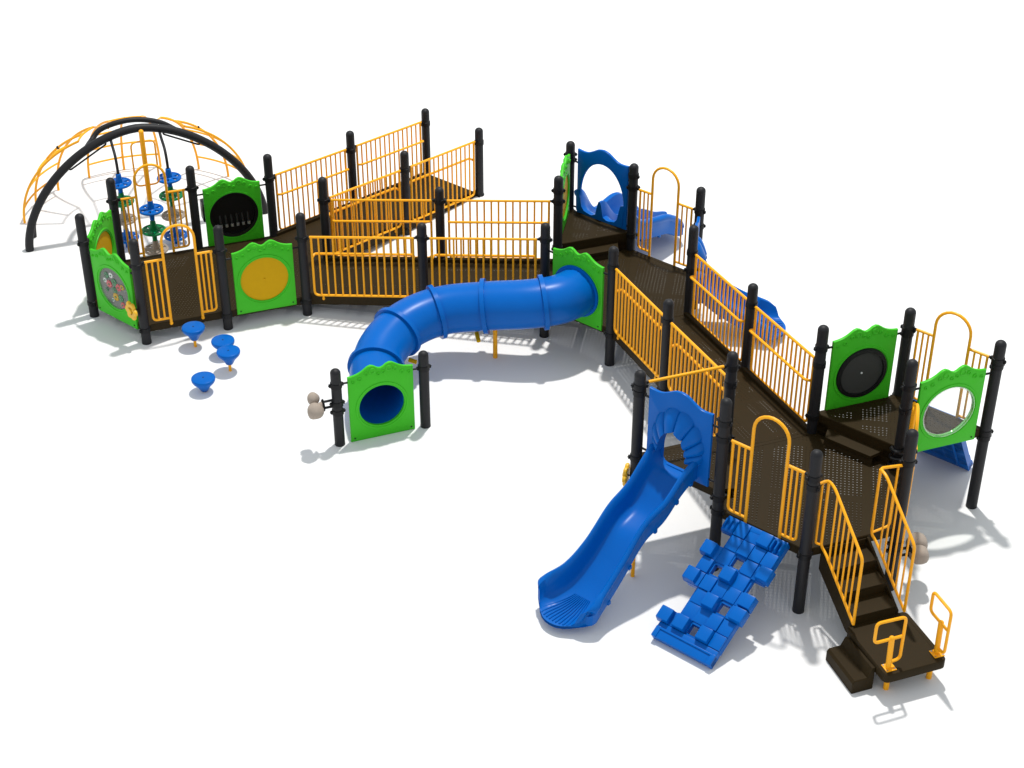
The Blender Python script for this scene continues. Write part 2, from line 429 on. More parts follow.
# ------------------------------------------------------------------ railings
RT = 0.0175
def stub(m, x0, z, sgn):
    m.tube([(x0, 0, z), (x0+sgn*.045, 0, z)], .016, 8)
def railing(a, b, z0, z1, inside, label):
    """inside = +1 when the ramp lies on the left of a->b"""
    loc, rz, L = edge(a, b)
    t = thing('ramp_railing', label, 'railing', loc, rz, 'yellow ramp railings')
    def zt(x): return z0+.93+(z1-z0)*x/L
    def zb(x): return z0+.04+(z1-z0)*x/L
    xa, xb = .125, L-.125
    m = MB(); m.tube([(.105, 0, zt(.105)), (L-.105, 0, zt(L-.105))], RT, 8); m.build('top_rail', 'yellow', t)
    m = MB()
    pts = rounded([(xa, 0, zt(xa)), (xa, 0, zb(xa)), (xb, 0, zb(xb)), (xb, 0, zt(xb))], .07)
    m.tube(pts, RT*.95, 8); m.build('lower_frame', 'yellow', t)
    n = 13
    for i in range(1, n+1):
        x = xa+(xb-xa)*i/(n+1)
        k = MB(); k.tube([(x, 0, zb(x)), (x, 0, zt(x))], .0130, 6); k.build('baluster', 'yellow', t)
    m = MB(); zh = lambda x: z0+.64+(z1-z0)*x/L
    y = inside*.075
    m.tube(rounded([(xa, 0, zh(xa)-.02), (xa+.01, y, zh(xa)), (xb-.01, y, zh(xb)), (xb, 0, zh(xb)-.02)], .05), RT, 8)
    m.build('handrail', 'yellow', t)
    m = MB()
    for x in (xa+.12, xb-.12):
        m.tube([(x, 0, zb(x)), (x, 0, zb(x)-.05)], .014, 8); m.sphere((x, 0, zb(x)-.055), .020)
    m.build('mounting_tab', 'yellow', t)
    m = MB(); stub(m, .07, zt(.07), 1); stub(m, L-.07, zt(L-.07), -1); m.build('bracket', 'clamp', t)
railing('C2', 'R1a', .26, .125, -1, 'left part of the outer yellow railing on the far entry ramp')
railing('R1a', 'R1b', .125, .0, -1, 'farthest yellow railing, at the upper end of the entry ramp')
railing('G0', 'R1c', .26, .125, 1, 'left part of the inner yellow railing on the far entry ramp')
railing('R1c', 'R1d', .125, .0, 1, 'yellow railing beside the open mouth of the entry ramp')
railing('D', 'R2a', .26, .395, 1, 'front yellow railing just right of the green amber disc panel')
railing('R2a', 'E', .395, .53, 1, 'yellow railing directly behind the blue tunnel')
railing('G0', 'R2b', .26, .395, -1, 'left part of the rear yellow railing on the middle ramp')
railing('R2b', 'W', .395, .53, -1, 'right part of the rear yellow railing on the middle ramp')
railing('F', 'R3a', .53, .675, 1, 'near yellow railing of the long ramp, right of the tunnel entrance')
railing('R3a', 'P', .675, .83, 1, 'near yellow railing of the long ramp, behind the slide entrance')
railing('S', 'R3b', .53, .675, -1, 'far yellow railing at the top of the long ramp, in front of the side slide')
railing('R3b', 'O', .675, .83, -1, 'far yellow railing at the bottom of the long ramp, left of the drum panel')

def arch_barrier(a, b, z, label, top=None, out=0.0):
    """a->b as seen from outside, outward is -y"""
    loc, rz, L = edge(a, b)
    loc = (loc[0]+sin(rz)*out, loc[1]-cos(rz)*out, 0)
    t = thing('arch_barrier', label, 'barrier', loc, rz, 'yellow arch barriers at the openings')
    c = L*.515; hw = .212; zt = z+.94; zp = (top or z+1.40); zb = z+.055
    m = MB(); pts = [(c-hw, 0, z-.03), (c-hw, 0, zp-hw)]
    for k in range(1, 12):
        a_ = pi-k*pi/12; pts.append((c+hw*cos(a_), 0, zp-hw+hw*sin(a_)))
    pts += [(c+hw, 0, zp-hw), (c+hw, 0, z-.03)]
    m.tube(pts, .0185, 8); m.build('arch', 'yellow', t)
    m = MB()
    for s in (-1, 1): m.sphere((c+s*hw, 0, z-.03), .024)
    m.build('mounting_tab', 'yellow', t)
    for s in (-1, 1):
        xo = .125 if s < 0 else L-.125; xi = c+s*hw
        m = MB(); m.tube([(xo-.02 if s < 0 else xo+.02, 0, zt), (xi, 0, zt)], RT, 8); m.build('top_rail', 'yellow', t)
        m = MB(); m.tube(rounded([(xo, 0, zt), (xo, 0, zb), (xi, 0, zb)], .06), RT*.9, 8); m.build('lower_frame', 'yellow', t)
        for i in (1, 2):
            x = xo+(xi-xo)*i/3; k = MB(); k.tube([(x, 0, zb), (x, 0, zt)], .0135, 6); k.build('baluster', 'yellow', t)
    m = MB(); stub(m, .065, zt, 1); stub(m, L-.065, zt, -1); m.build('bracket', 'clamp', t)
arch_barrier('B', 'C', .26, 'yellow arch barrier of the low deck, facing the blue stepping pods')
arch_barrier('B2', 'A2', .26, 'yellow arch barrier in front of the spinner poles')
arch_barrier('T', 'U', .54, 'yellow arch barrier at the back of the middle deck', 1.93)
arch_barrier('I', 'J', .82, 'yellow arch barrier above the blue block climber', 2.24)
arch_barrier('K', 'N', 1.06, 'yellow arch barrier behind the green window panel', 2.37)

# ------------------------------------------------------------------ scalloped panels
def radial(poly, c, thetas):
    out = []
    n = len(poly)
    for th in thetas:
        d = (cos(th), sin(th)); best = 0
        for i in range(n):
            ax, az = poly[i][0]-c[0], poly[i][1]-c[1]; bx, bz = poly[(i+1) % n][0]-c[0], poly[(i+1) % n][1]-c[1]
            ex, ez = bx-ax, bz-az; den = d[0]*ez-d[1]*ex
            if abs(den) < 1e-9: continue
            t_ = (ax*ez-az*ex)/den; u = (ax*d[1]-az*d[0])/den
            if t_ > 0 and -1e-6 <= u <= 1+1e-6: best = max(best, t_)
        out.append(best)
    return out
def thetas_for(poly, c, n=96):
    ts = [2*pi*k/n for k in range(n)]
    for p in poly[:4]:
        a = math.atan2(p[1]-c[1], p[0]-c[0]) % (2*pi)
        i = min(range(n), key=lambda q: abs(((ts[q]-a+pi) % (2*pi))-pi)); ts[i] = a
    return sorted(ts)
top_half = crom([(0, .985), (.04, 1.0), (.08, 1.03), (.118, 1.043), (.165, 1.028), (.22, .988), (.28, .957), (.35, .938), (.41, .932)], 5)
SCALLOP = [(-.41, 0), (.41, 0), (.41, .932), (-.41, .932)]
SCALLOP = [(-.41, 0), (.41, 0)] + [(x, z) for x, z in reversed(top_half)] + [(-x, z) for x, z in top_half[1:]]
def panel_mesh(outline, hole, c, y_out=-.021, th=.042, relief=True):
    """flat plastic panel in the x-z plane with a hole; front face towards -y"""
    corners = [outline[0], outline[1]]+[p for p in outline if abs(abs(p[0])-.41) < 1e-6][-2:]
    ts = thetas_for(corners, c)
    ro, ri = radial(outline, c, ts), radial(hole, c, ts)
    def lp(rs, y): return [Vector((c[0]+r*cos(t_), y, c[1]+r*sin(t_))) for r, t_ in zip(rs, ts)]
    yf, yb = y_out, y_out+th
    def add(d): return [min(a+d, b-.012) for a, b in zip(ri, ro)]
    shr = [b-.014 for b in ro]
    m = MB(); L_ = [lp(ri, yb-.004), lp(ri, yf+.004), lp(add(.004), yf)]
    if relief: L_ += [lp(add(.022), yf), lp(add(.026), yf-.009), lp(add(.046), yf-.009), lp(add(.050), yf)]
    L_ += [lp(shr, yf), lp([b-.004 for b in ro], yf+.004), lp(ro, yf+.014), lp(ro, yb-.014), lp([b-.004 for b in ro], yb-.004), lp(shr, yb)]
    if relief: L_ += [lp(add(.050), yb), lp(add(.046), yb+.009), lp(add(.026), yb+.009), lp(add(.022), yb)]
    L_ += [lp(add(.004), yb)]
    m.loops(L_, True, close_ring=True)
    return m
def circle(r, c, n=64): return [(c[0]+r*cos(2*pi*k/n), c[1]+r*sin(2*pi*k/n)) for k in range(n)]
EMB = [(-.35, .862, .020), (-.265, .885, .026), (-.18, .945, .026), (-.105, .968, .040), (-.03, .915, .022), (.03, .935, .020), (.105, .968, .040), (.18, .945, .026), (.265, .885, .026), (.35, .862, .020)]
def green_panel(a, b, z0, r, label, kind, offc=.475):
    loc, rz, L = edge(a, b)
    t = thing('scalloped_panel', label, 'play panel', loc, rz, 'green scalloped play panels')
    c = (0, offc)
    m = panel_mesh(SCALLOP, circle(r, c), c)
    for v in m.bm.verts: v.co += Vector((L/2, 0, z0))
    for x, zz, rr in EMB:
        for y in (-.021, .021):
            mt = Matrix.Translation((L/2+x, y, z0+zz)) @ Matrix.Rotation(pi/2, 4, 'X')
            k_ = 1 if y < 0 else -1
            m.lathe([(rr*1.1, -.003*k_), (rr, .008*k_), (rr*.72, .012*k_), (rr*.5, .003*k_), (.0001, .002*k_)], 14, mt)
    m.build('panel', 'green', t, ang=35)
    m = MB()
    for s in (-1, 1):
        for zz in (z0+.86,):
            x = L/2+s*.405; m.tube([(x, 0, zz), (L/2+s*(L/2-.055), 0, zz)], .013, 8)
    m.build('bracket', 'clamp', t)
    m = MB()
    for s in (-1, 1): m.lathe([(.010, 0), (.010, .006), (.004, .008)], 10, Matrix.Translation((L/2+s*.36, -.021, z0+.05)) @ Matrix.Rotation(pi/2, 4, 'X'))
    m.build('bolt', 'clamp', t)
    cx, cz = L/2, z0+offc
    FR = Matrix.Translation((cx, 0, cz)) @ Matrix.Rotation(pi/2, 4, 'X')   # local +z of the lathe points to -y (outward)
    def lat(name, prof, mt_, seg=48):
        m = MB(); m.lathe(prof, seg, FR, caps=(name != 'rim')); return m.build(name, mt_, t)
    if kind == 'amber':
        lat('disc', [(r+.004, -.006), (r+.004, .006)], 'amber')
        m = MB(); m.lathe([(.012, 0), (.012, .016), (.004, .02)], 10, FR); 
        m.build('centre_bolt', 'amber', t)
    elif kind == 'drum':
        lat('disc', [(r*.9, -.02), (r*.9, .02)], 'drum')
        lat('rim', [(r*.88, -.045), (r*1.02, -.04), (r*1.05, -.02), (r*1.05, .02), (r*1.02, .04), (r*.88, .045)], 'clamp').data
        lat('centre_bolt', [(.012, -.026), (.012, .026)], 'white', 12)
    elif kind == 'bubble':
        pr = [(r*cos(q*pi/20), .02+.26*sin(q*pi/20)) for q in range(0, 10)]+[(.002, .28)]
        lat('bubble', pr, 'black_plastic')
        lat('rim', [(r-.02, -.02), (r+.02, -.03), (r+.03, -.02), (r+.03, .025), (r-.02, .03)], 'black_plastic')
        m = MB()
        for q in range(6):
            x = cx+(-.2+.08*q)
            m.tube([(x, .02, cz-.18), (x, -.06, cz+.06)], .020, 10); 
        m.build('chime', 'black_plastic', t)
        m = MB()
        for q in range(6):
            x = cx+(-.2+.08*q); m.tube([(x, .028, cz-.17), (x, .022, cz-.13)], .024, 10)
        m.build('chime_cap', 'steel', t)
        m = MB(); m.box(cx+.12, -.16, cz+.05, .62, .20, .30, .03); m.build('sound_box', 'black_plastic', t)
    elif kind == 'window':
        pr = [(r*cos(q*pi/20), .012+.07*sin(q*pi/20)) for q in range(0, 10)]+[(.002, .082)]
        lat('bubble_window', pr, 'clear')
        lat('rim', [(r-.014, .0), (r-.014, .02), (r-.004, .032), (r+.012, .028), (r+.018, .017)], 'rim_clear')
    elif kind == 'gears':
        lat('back_plate', [(r+.004, -.012), (r+.004, -.004)], 'grey')
        gears = [(-.13, .16, .045, 'disc_green'), (-.03, .19, .04, 'white'), (.02, .10, .055, 'disc_green'), (-.09, .04, .055, 'red'), (.10, .05, .055, 'red'), (.18, .08, .04, 'amber'),
                 (.01, -.02, .045, 'disc_green'), (.02, -.12, .06, 'amber'), (.12, -.11, .05, 'disc_green'), (-.05, -.19, .03, 'white'), (.15, -.20, .042, 'red'), (-.17, .07, .035, 'white'), (-.16, -.07, .03, 'disc_green')]
        for gx, gz, gr, gm in gears:
            m = MB(); n_ = 16; pts = []
            for q in range(n_*2):
                rr = gr if q % 4 < 2 else gr*.82; a_ = 2*pi*q/(n_*2); pts.append((cx+gx+rr*cos(a_), cz+gz+rr*sin(a_)))
            m.loops([[Vector((x, y, z_)) for x, z_ in pts] for y in (.002, -.012)], True, True, True)
            gg = m.build('gear', gm, t, smooth=False)
            m = MB(); m.lathe([(.012, .010), (.012, .020)], 10, Matrix.Translation((cx+gx, 0, cz+gz)) @ Matrix.Rotation(pi/2, 4, 'X')); m.build('hub', 'disc_green' if gm != 'disc_green' else 'grey', gg)
        lat('clear_cover', [(r*.99, .022), (.002, .022)], 'clear')
    elif kind == 'hole':
        pass
    return t
green_panel('C', 'D', .185, .325, 'green scalloped panel with a big plain amber disc facing the viewer', 'amber')
green_panel('A', 'B', .155, .30, 'green scalloped panel with a window of small coloured gears at the left end', 'gears')
green_panel('A2', 'A', .20, .30, 'green scalloped panel seen at a slant behind the gear panel, with an amber disc', 'amber')
green_panel('C2', 'B2', .225, .325, 'dark shaded green scalloped panel with a black bubble and chimes', 'bubble')
green_panel('E', 'F', .455, .335, 'green scalloped panel that the upper end of the blue tunnel passes through', 'hole', .455)
green_panel('V', 'W', .78, .30, 'green scalloped panel seen almost edge on beside the blue window panel', 'amber')
green_panel('N', 'O', 1.07, .31, 'green scalloped panel with a round black drum', 'drum', .44)
green_panel('M', 'K', .985, .315, 'green scalloped panel with a clear round bubble window at the far right', 'window', .47)
green_panel('G1', 'G2', .0, .285, 'green scalloped panel on the ground round the open mouth of the tunnel', 'hole', .45)

# ------------------------------------------------------------------ slides
def prof_arch(hw, h, n=28):
    """outline of an opening: flat sill, elliptical head"""
    pts = [(-hw, 0), (hw, 0)]
    for k in range(1, n): 
        a_ = k*pi/n; x = hw*cos(a_); pts.append((x, h*.35+h*.65*sin(a_)))
    return pts
HOOD_HALF = crom([(0, 1.035), (.08, 1.02), (.16, .975), (.24, .935), (.32, .925), (.41, .935)], 6)
HOOD = [(-.41, 0), (.41, 0)] + [(x, z) for x, z in reversed(HOOD_HALF)] + [(-x, z) for x, z in HOOD_HALF[1:]]
def hood_panel(t, L, z0, hw, h, scallops, wx=1.0, wz=1.0, ox=0.0):
    hole = [(x, z+.06) for x, z in prof_arch(hw, h)]
    c = (0, .06+h*.42)
    m = panel_mesh(HOOD, hole, c, relief=False)
    for v in m.bm.verts: v.co = Vector((v.co.x*wx+ox, v.co.y, v.co.z*wz)) + Vector((L/2, 0, z0))
    hd = m.build('hood_panel', 'blue', t, ang=35)
    if scallops:
        m = MB(); nT, nR = 113, 9; rows = []
        a0, a1 = rad(-8), rad(188)
        ths = [a0+(a1-a0)*i/(nT-1) for i in range(nT)]
        rh = radial(hole, c, ths)
        for j in range(nR):
            tt = j/(nR-1); row = []
            for i, th_ in enumerate(ths):
                ph = 8*i/(nT-1); lobe = abs(sin(ph*pi))**.45; up_ = max(0.0, sin(th_))
                wd = (.135+.115*up_)*(.82+.18*lobe)
                r_ = rh[i]-.012 + wd*tt
                y = -.012-.15*((1-tt)**.55)*(.70+.30*lobe)
                row.append(Vector((L/2+c[0]+r_*cos(th_), y, z0+c[1]+r_*sin(th_))))
            rows.append(row)
        inner = [Vector((L/2+c[0]+(r_-.012)*cos(th_), -.012, z0+c[1]+(r_-.012)*sin(th_))) for r_, th_ in zip(rh, ths)]
        m.loops([inner]+rows, closed=False)
        m.build('scalloped_hood', 'blue', hd, ang=60)
    m = MB()
    for s in (-1, 1):
        for zz in (z0+.80, z0+.10):
            m.tube([(L/2+s*.405, 0, zz), (L/2+s*(L/2-.055), 0, zz)], .013, 8)
    m.build('bracket', 'clamp', t)

def chute(t, L, path, halfw, wall, lanes=1, lip=.16, ridges=True, flare=1.0):
    """path: (s, z, sideways, width factor); runs outward along -y from the middle of the edge"""
    pts = crom(path, 9); n = len(pts); s_end = pts[-1][0]
    prof = [(-1.10, -.02), (-1.12, .66), (-1.19, .74), (-1.21, .86), (-1.17, .97), (-1.08, 1.02), (-.99, .97), (-.91, .6), (-.85, .25), (-.72, .07), (-.45, .0)]
    if lanes == 2: inner = [(-.35, .0), (-.18, .10), (-.09, .62), (-.04, .80), (.04, .80), (.09, .62), (.18, .10), (.35, 0)]
    else: inner = [(-.3, -.006), (-.15, -.01), (0, -.012), (.15, -.01), (.3, -.006)]
    prof = prof + inner + [(-x, h) for x, h in reversed(prof)]
    under = [(.95, -.12), (.75, -.19), (.5, -.22), (.25, -.23), (0, -.23), (-.25, -.23), (-.5, -.22), (-.75, -.19), (-.95, -.12)]
    rows = []
    for i, (s, z, sd, wf) in enumerate(pts):
        k = max(0.0, min(1.0, (s-(s_end-.42))/.42))
        wl = wall*(1-.40*k**1.6)
        a = pts[max(0, i-1)]; b = pts[min(n-1, i+1)]; ds = b[0]-a[0]; dz = b[1]-a[1]
        row = []
        for x, h in prof+under:
            xx = x*halfw*wf
            hh = h*wl if h >= 0 else h*.16
            if lanes == 2 and h > .3 and x > .5: hh *= 1+.18*math.exp(-((s-1.02)/.22)**2)-.30*math.exp(-((s-.50)/.22)**2)
            sh = -lip*(abs(x)**2.2)*k**1.5
            row.append(Vector((L/2+sd+xx, -(s+sh), z+hh)))
        rows.append(row)
    m = MB(); m.loops(rows, True, True, True)
    ch = m.build('chute', 'blue', t, ang=50)
    if ridges:
        m = MB()
        for q in range(-5, 6):
            line = []
            for i, (s, z, sd, wf) in enumerate(pts):
                k = (s-(s_end-.48))/.48
                if k < 0 or k > .93: continue
                line.append((L/2+sd+q*.125*halfw*wf*(.55+.6*k), -(s - lip*(abs(q*.125)**2.2)*k**1.5), z+.004))
            if len(line) > 2: m.tube(line, .0085, 6)
        m.build('grip_ridge', 'blue', ch)
    m = MB()
    for i in range(9, n-9, 11):
        s, z, sd, wf = pts[i]
        if s > s_end-.48: continue
        for sg in (-1, 1): m.box(L/2+sd+sg*halfw*wf*1.05, -s, z-.01, .045, .045, .05, .008)
    m.build('joint_flange', 'blue', ch)
    return ch
# big slide
loc, rz, L = edge('H', 'I')
t = thing('wave_slide', 'big blue slide with a scalloped hood coming towards the viewer', 'slide', loc, rz, 'blue slides')
hood_panel(t, L, 1.05, .20, .54, True)
chute(t, L, [(-.02, 1.10, 0, .86), (.12, 1.09, 0, .86), (.28, .99, -.01, .82), (.52, .79, -.03, .80), (.84, .68, -.045, .77), (1.18, .41, -.06, .80), (1.45, .225, -.09, .90), (1.68, .145, -.13, 1.10), (1.80, .13, -.15, 1.15), (1.90, .128, -.16, 1.13), (1.97, .122, -.165, .98)], .285, .275, lip=.17)
lx, ly = 1.32, 14.49
m = MB()
q = Matrix.Rotation(-rz, 2) @ (Vector((lx, ly))-P['H'])
m.tube([(q.x, q.y, 0), (q.x, q.y, .56)], .022, 10); m.build('support_leg', 'yellow', t)
# slide at the back, two lanes
loc, rz, L = edge('U', 'V')
t = thing('double_slide', 'blue two lane slide running away behind the blue window panel', 'slide', loc, rz, 'blue slides')
hood_panel(t, L, .76, .355, .77, False, 1.07, 1.085, -.03)
chute(t, L, [(-.03, .84, 0, .88), (.10, .80, 0, .90), (.36, .50, 0, .96), (.70, .40, 0, 1), (1.0, .33, 0, 1), (1.32, .17, 0, 1), (1.62, .14, 0, 1.0)], .42, .31, lanes=2, ridges=False)
# side slide from the middle deck
loc, rz, L = edge('S', 'T')
t = thing('side_slide', 'blue slide with scalloped hood behind the far railing of the long ramp', 'slide', loc, rz, 'blue slides')
hood_panel(t, L, .54, .20, .54, True)
chute(t, L, [(-.02, .60, 0, .92), (.12, .59, 0, .95), (.35, .41, 0, .9), (.65, .24, 0, .9), (.90, .14, 0, 1.0), (1.12, .12, 0, 1.08), (1.28, .12, 0, 1.08)], .28, .25)

# bar across the opening of the slide deck
loc, rz, L = edge('H', 'P')
t = thing('guard_bar', 'single yellow bar above the slide deck, left of the near ramp railing', 'bar', loc, rz)
m = MB(); m.tube([(.10, 0, 1.965), (L-.10, 0, 1.965)], .018, 10); m.build('bar', 'yellow', t)
m = MB(); stub(m, .06, 1.965, 1); stub(m, L-.06, 1.965, -1); m.build('bracket', 'clamp', t)

# ------------------------------------------------------------------ block climbers
def block_climber(a, b, ztop, run, label, seed, side=0.0):
    loc, rz, L = edge(a, b)
    t = thing('block_climber', label, 'climber', loc, rz, 'blue block climbers')
    W = .74; slen = math.hypot(run, ztop); ang = math.atan2(ztop, run)
    cols, rows_ = 5, 9
    cw, rl = W/cols, slen/rows_
    def MT(): return Matrix.Translation((L/2+side, -run-.005, .0)) @ Matrix.Rotation(ang, 4, 'X')
    mt = MT()    # local y runs up the slope towards the deck
    holes = {(1, 2), (3, 3), (5, 1), (6, 2)}
    high = {(1, 0), (1, 1), (1, 3), (3, 2), (3, 4), (4, 4), (4, 0), (5, 2), (6, 0), (6, 4), (8, 3)}
    if seed == 5: holes = set(); high = {(2, 1), (4, 3), (6, 1), (7, 3)}
    gaps = {(2, 0), (3, 0), (7, 0), (5, 4)} if seed == 3 else set()
    m = MB(); rnd = random.Random(seed)
    for r in range(rows_):
        for c in range(cols):
            x = -W/2+cw*(c+.5); y = rl*(r+.5)
            if r == 0 or (r, c) in gaps: continue
            if (r, c) in holes:
                for dx, dy, sx, sy in ((-cw*.44, 0, cw*.14, rl), (cw*.44, 0, cw*.14, rl), (0, -rl*.42, cw, rl*.16), (0, rl*.42, cw, rl*.16)):
                    m.box(x+dx, y+dy, .035, sx, sy, .07)
                continue
            h = .090 + rnd.choice((-.008, 0, .006, .018))
            m.box(x, y, .040, cw*1.004, rl*1.004, .080)
            m.box(x, y, h/2, cw*.99, rl*.99, h, .006, taper=.955)
    for v in m.bm.verts: v.co = mt @ v.co
    slab = m.build('slab', 'blue', t, ang=30)
    for (r, c) in sorted(high):
        x = -W/2+cw*(c+.5) + (-.05 if c == 0 else .05 if c == 4 else 0); y = rl*(r+.5)
        m = MB(); m.box(x, y, .105, cw*1.08, rl*.97, .115, .012, taper=.90)
        for v in m.bm.verts: v.co = mt @ v.co
        m.build('step_block', 'blue', t, ang=30)
    m = MB()
    m.box(0, rl*.50, .05, W*1.0, rl*1.02, .10, .012); m.box(-W*.46, rl*.35, .055, W*.08, rl*.74, .115, .012); m.box(W*.46, rl*.35, .055, W*.08, rl*.74, .115, .012)
    m.box(0, rl*.62, .105, W*.9, .02, .02, .006)
    for v in m.bm.verts: v.co = mt @ v.co
    m.build('foot_bar', 'blue', t, ang=30)
    m = MB()   # grooved lugs at the top
    for sg in (-1, 1) if seed == 3 else ():
        for k in range(3):
            m.box(sg*(W*.47-k*.055), slen-.09, .11, .034, .17, .07, .012, taper=.6)
    m.box(0, slen-.02, .045, W*1.0, .06, .10, .01)
    for sg in (-1, 1): m.box(sg*(W/2-cw+.012), slen*.5, .02, .03, slen*.9, .06, .008)
    for v in m.bm.verts: v.co = mt @ v.co
    m.build('top_lug', 'blue', t, ang=30)
block_climber('I', 'J', .76, 1.35, 'blue block climber leaning on the front of the stair head deck', 3)
block_climber('K', 'N', .985, .60, 'dark shaded blue climber behind the rightmost post, seen below the window panel', 5, .16)

# ------------------------------------------------------------------ tunnel
mid = (P['E']+P['F'])/2; gm = (G1+G2)/2
tp = [(mid.x+.05, mid.y+.06, .915), (mid.x-.08, mid.y-.10, .905), (.56, 18.93, .90), (.20, 18.88, .87), (-.35, 18.93, .81), (-.92, 18.92, .745), (-1.36, 18.68, .67), (-1.63, 18.26, .58), (-1.70, 17.80, .49), (gm.x-.06, gm.y+.16, .455), (gm.x, gm.y+.01, .45)]
t = thing('tunnel', 'long curved blue crawl tunnel with raised joint rings', 'tunnel', (gm.x, gm.y, 0), 0)
off = Vector((gm.x, gm.y, 0))
full = [Vector(p)-off for p in crom(tp, 10)]
def sect(pts, r, name, mt_, parent, seg=40, inner=.014, caps=False):
    m = MB(); n = len(pts); rows = []
    tang = [((pts[min(i+1, n-1)]-pts[max(i-1, 0)])).normalized() for i in range(n)]
    for sgn, rr in ((1, r), (-1, r-inner)):
        part = []
        for i in range(n):
            up = Vector((0, 0, 1)); side = tang[i].cross(up).normalized(); u2 = side.cross(tang[i])
            part.append([pts[i]+(side*cos(2*pi*k/seg)+u2*sin(2*pi*k/seg))*rr for k in range(seg)])
        rows += part if sgn > 0 else part[::-1]
    m.loops(rows, True, close_ring=True)
    return m.build(name, mt_, parent, ang=50)
RB = .318
cuts = [0, 25, 40, 51, 63, 77, len(full)-1]
# ring positions by arc index
for i in range(len(cuts)-1):
    a, b = cuts[i], cuts[i+1]
    sect(full[a:b+1], RB, 'tube_section', 'blue', t)
for c_ in cuts[1:-1]:
    p0, p1 = full[c_], full[c_+1]; d = (p1-p0).normalized()
    sect([p0-d*.028, p0+d*.028], RB+.042, 'joint_ring', 'blue', t, inner=.05)
d = (full[2]-full[0]).normalized()
cen = Vector((mid.x, mid.y, .912))-off
nn = Vector((cos(rad(YAW-150)), sin(rad(YAW-150)), 0))
sect([cen+nn*.012, cen+nn*.05], RB+.042, 'joint_ring', 'blue', t, inner=.05)
m = MB(); q = Vector((-.22, 18.98, 0))-off; m.tube([q, q+Vector((0, 0, .50))], .030, 12)
m.build('support_leg', 'yellow', t)
m = MB(); q = Vector((-.46, 18.90, .43))-off; m.tube([q, q+Vector((.03, -.12, -.06))], .028, 10)
q = Vector((-1.32, 18.45, .30))-off; m.tube([q, q+Vector((.10, -.03, -.02))], .028, 10)
m.build('joint_clamp', 'amber', t)

# ------------------------------------------------------------------ stepping pods
for (x, y, h, lb) in [(-4.205, 19.25, .31, 'nearest to the yellow arch barrier'), (-3.79, 19.03, .24, 'partly hidden behind another pod'),
                   (-3.66, 18.655, .31, 'that overlaps and partly hides another pod'), (-3.92, 18.17, .21, 'nearest to the viewer, at the bottom of the four')]:
    t = thing('stepping_pod', 'blue cone shaped stepping pod ' + lb, 'stepping pod', (x, y, 0), 0, 'blue stepping pods')
    m = MB(); hb = min(.20, h-.015)
    m.lathe([(.034, h-hb), (.048, h-hb+.004), (.085, h-.125), (.138, h-.066), (.150, h-.045), (.154, h-.02), (.150, h-.004), (.142, h), (.02, h+.001), (.001, h+.001)], 28)
    m.build('cap', 'blue', t, ang=50)
    m = MB(); m.tube([(0, 0, 0), (0, 0, h-hb+.01)], .020, 10); m.build('stem', 'yellow', t)
    m = MB(); m.lathe([(.010, h+.0005), (.010, h+.004), (.003, h+.005)], 10); m.build('bolt', 'clamp', t)

# ------------------------------------------------------------------ flowers
def flower(c, nrm, up_off, label, post_xy):
    t = thing('flower_handle', label, 'flower', (c[0], c[1], c[2]), math.atan2(nrm[1], nrm[0])+pi/2, 'yellow plastic flowers on posts')
    m = MB(); n = 60; pts = []
    for q in range(n):
        a_ = 2*pi*q/n; r = .100+.034*abs(cos(3*a_)); pts.append((r*cos(a_), r*sin(a_)))
    def lp(k, y): return [Vector((x*k, y, z_*k)) for x, z_ in pts]
    m.loops([lp(.9, .022), lp(1, .012), lp(1, -.012), lp(.9, -.024), lp(.55, -.020), lp(.42, -.016)], True, True, False)
    m.build('petals', 'amber_bright', t)
    m = MB(); m.lathe([(.04, .014), (.038, .034), (.02, .042), (.001, .044)], 20, Matrix.Rotation(pi/2, 4, 'X')); m.build('flower_centre', 'amber_bright', t)
    d = t.matrix_basis.inverted() @ Vector((post_xy[0], post_xy[1], c[2]))
    m = MB(); m.tube([(0, 0.01, 0), d*.9], .012, 8); m.build('bracket', 'clamp', t)
M['amber_bright'] = mat('yellow_plastic', (0.78, 0.44, 0.012), 0.42, noise=0.04, scale=14)
flower((P['B'].x-.13, P['B'].y-.06, .53), (-.75, -.66), 0, 'yellow flower on the post beside the gear panel', P['B'])
flower((P['H'].x-.10, P['H'].y+.02, .74), (-.9, .25), 0, 'yellow flower half hidden behind the big slide', P['H'])

# ------------------------------------------------------------------ beige lobes on posts
def lobes(pxy, z, ang, label, lob):
    t = thing('talk_lobes', label, 'play knob', (pxy[0], pxy[1], z), ang, 'beige knobs on posts')
    m = MB()
    for dz in (-.045, .045): m.tube([(.05, 0, dz), (.17, 0, dz)], .016, 8)
    m.build('bracket', 'clamp', t)
    m = MB(); m.lathe([(.075, 0), (.078, .008), (.06, .022)], 18, Matrix.Translation((.165, 0, 0)) @ Matrix.Rotation(pi/2, 4, 'Y')); m.build('mounting_plate', 'clamp', t)
    m = MB(); m.tube([(.18, 0, 0), (.24, 0, .0), (.30, 0, 0)], [.05, .035, .04], 12)
    rn = random.Random(7)
    for (x, y, zz, r) in lob:
        b_ = bmesh.new(); bmesh.ops.create_icosphere(b_, subdivisions=3, radius=1.0)
        for v in b_.verts:
            k = 1+.035*sin(5*v.co.x+2*v.co.z)+.03*sin(7*v.co.y); 
            f = max(abs(v.co.x), abs(v.co.y), abs(v.co.z)); k *= 1+.10*(1-f)
            v.co = v.co*r*k + Vector((x, y, zz))
        me_ = bpy.data.meshes.new('tmp'); b_.to_mesh(me_); b_.free(); m.bm.from_mesh(me_); bpy.data.meshes.remove(me_)
    m.build('lobe', 'beige', t, ang=80)
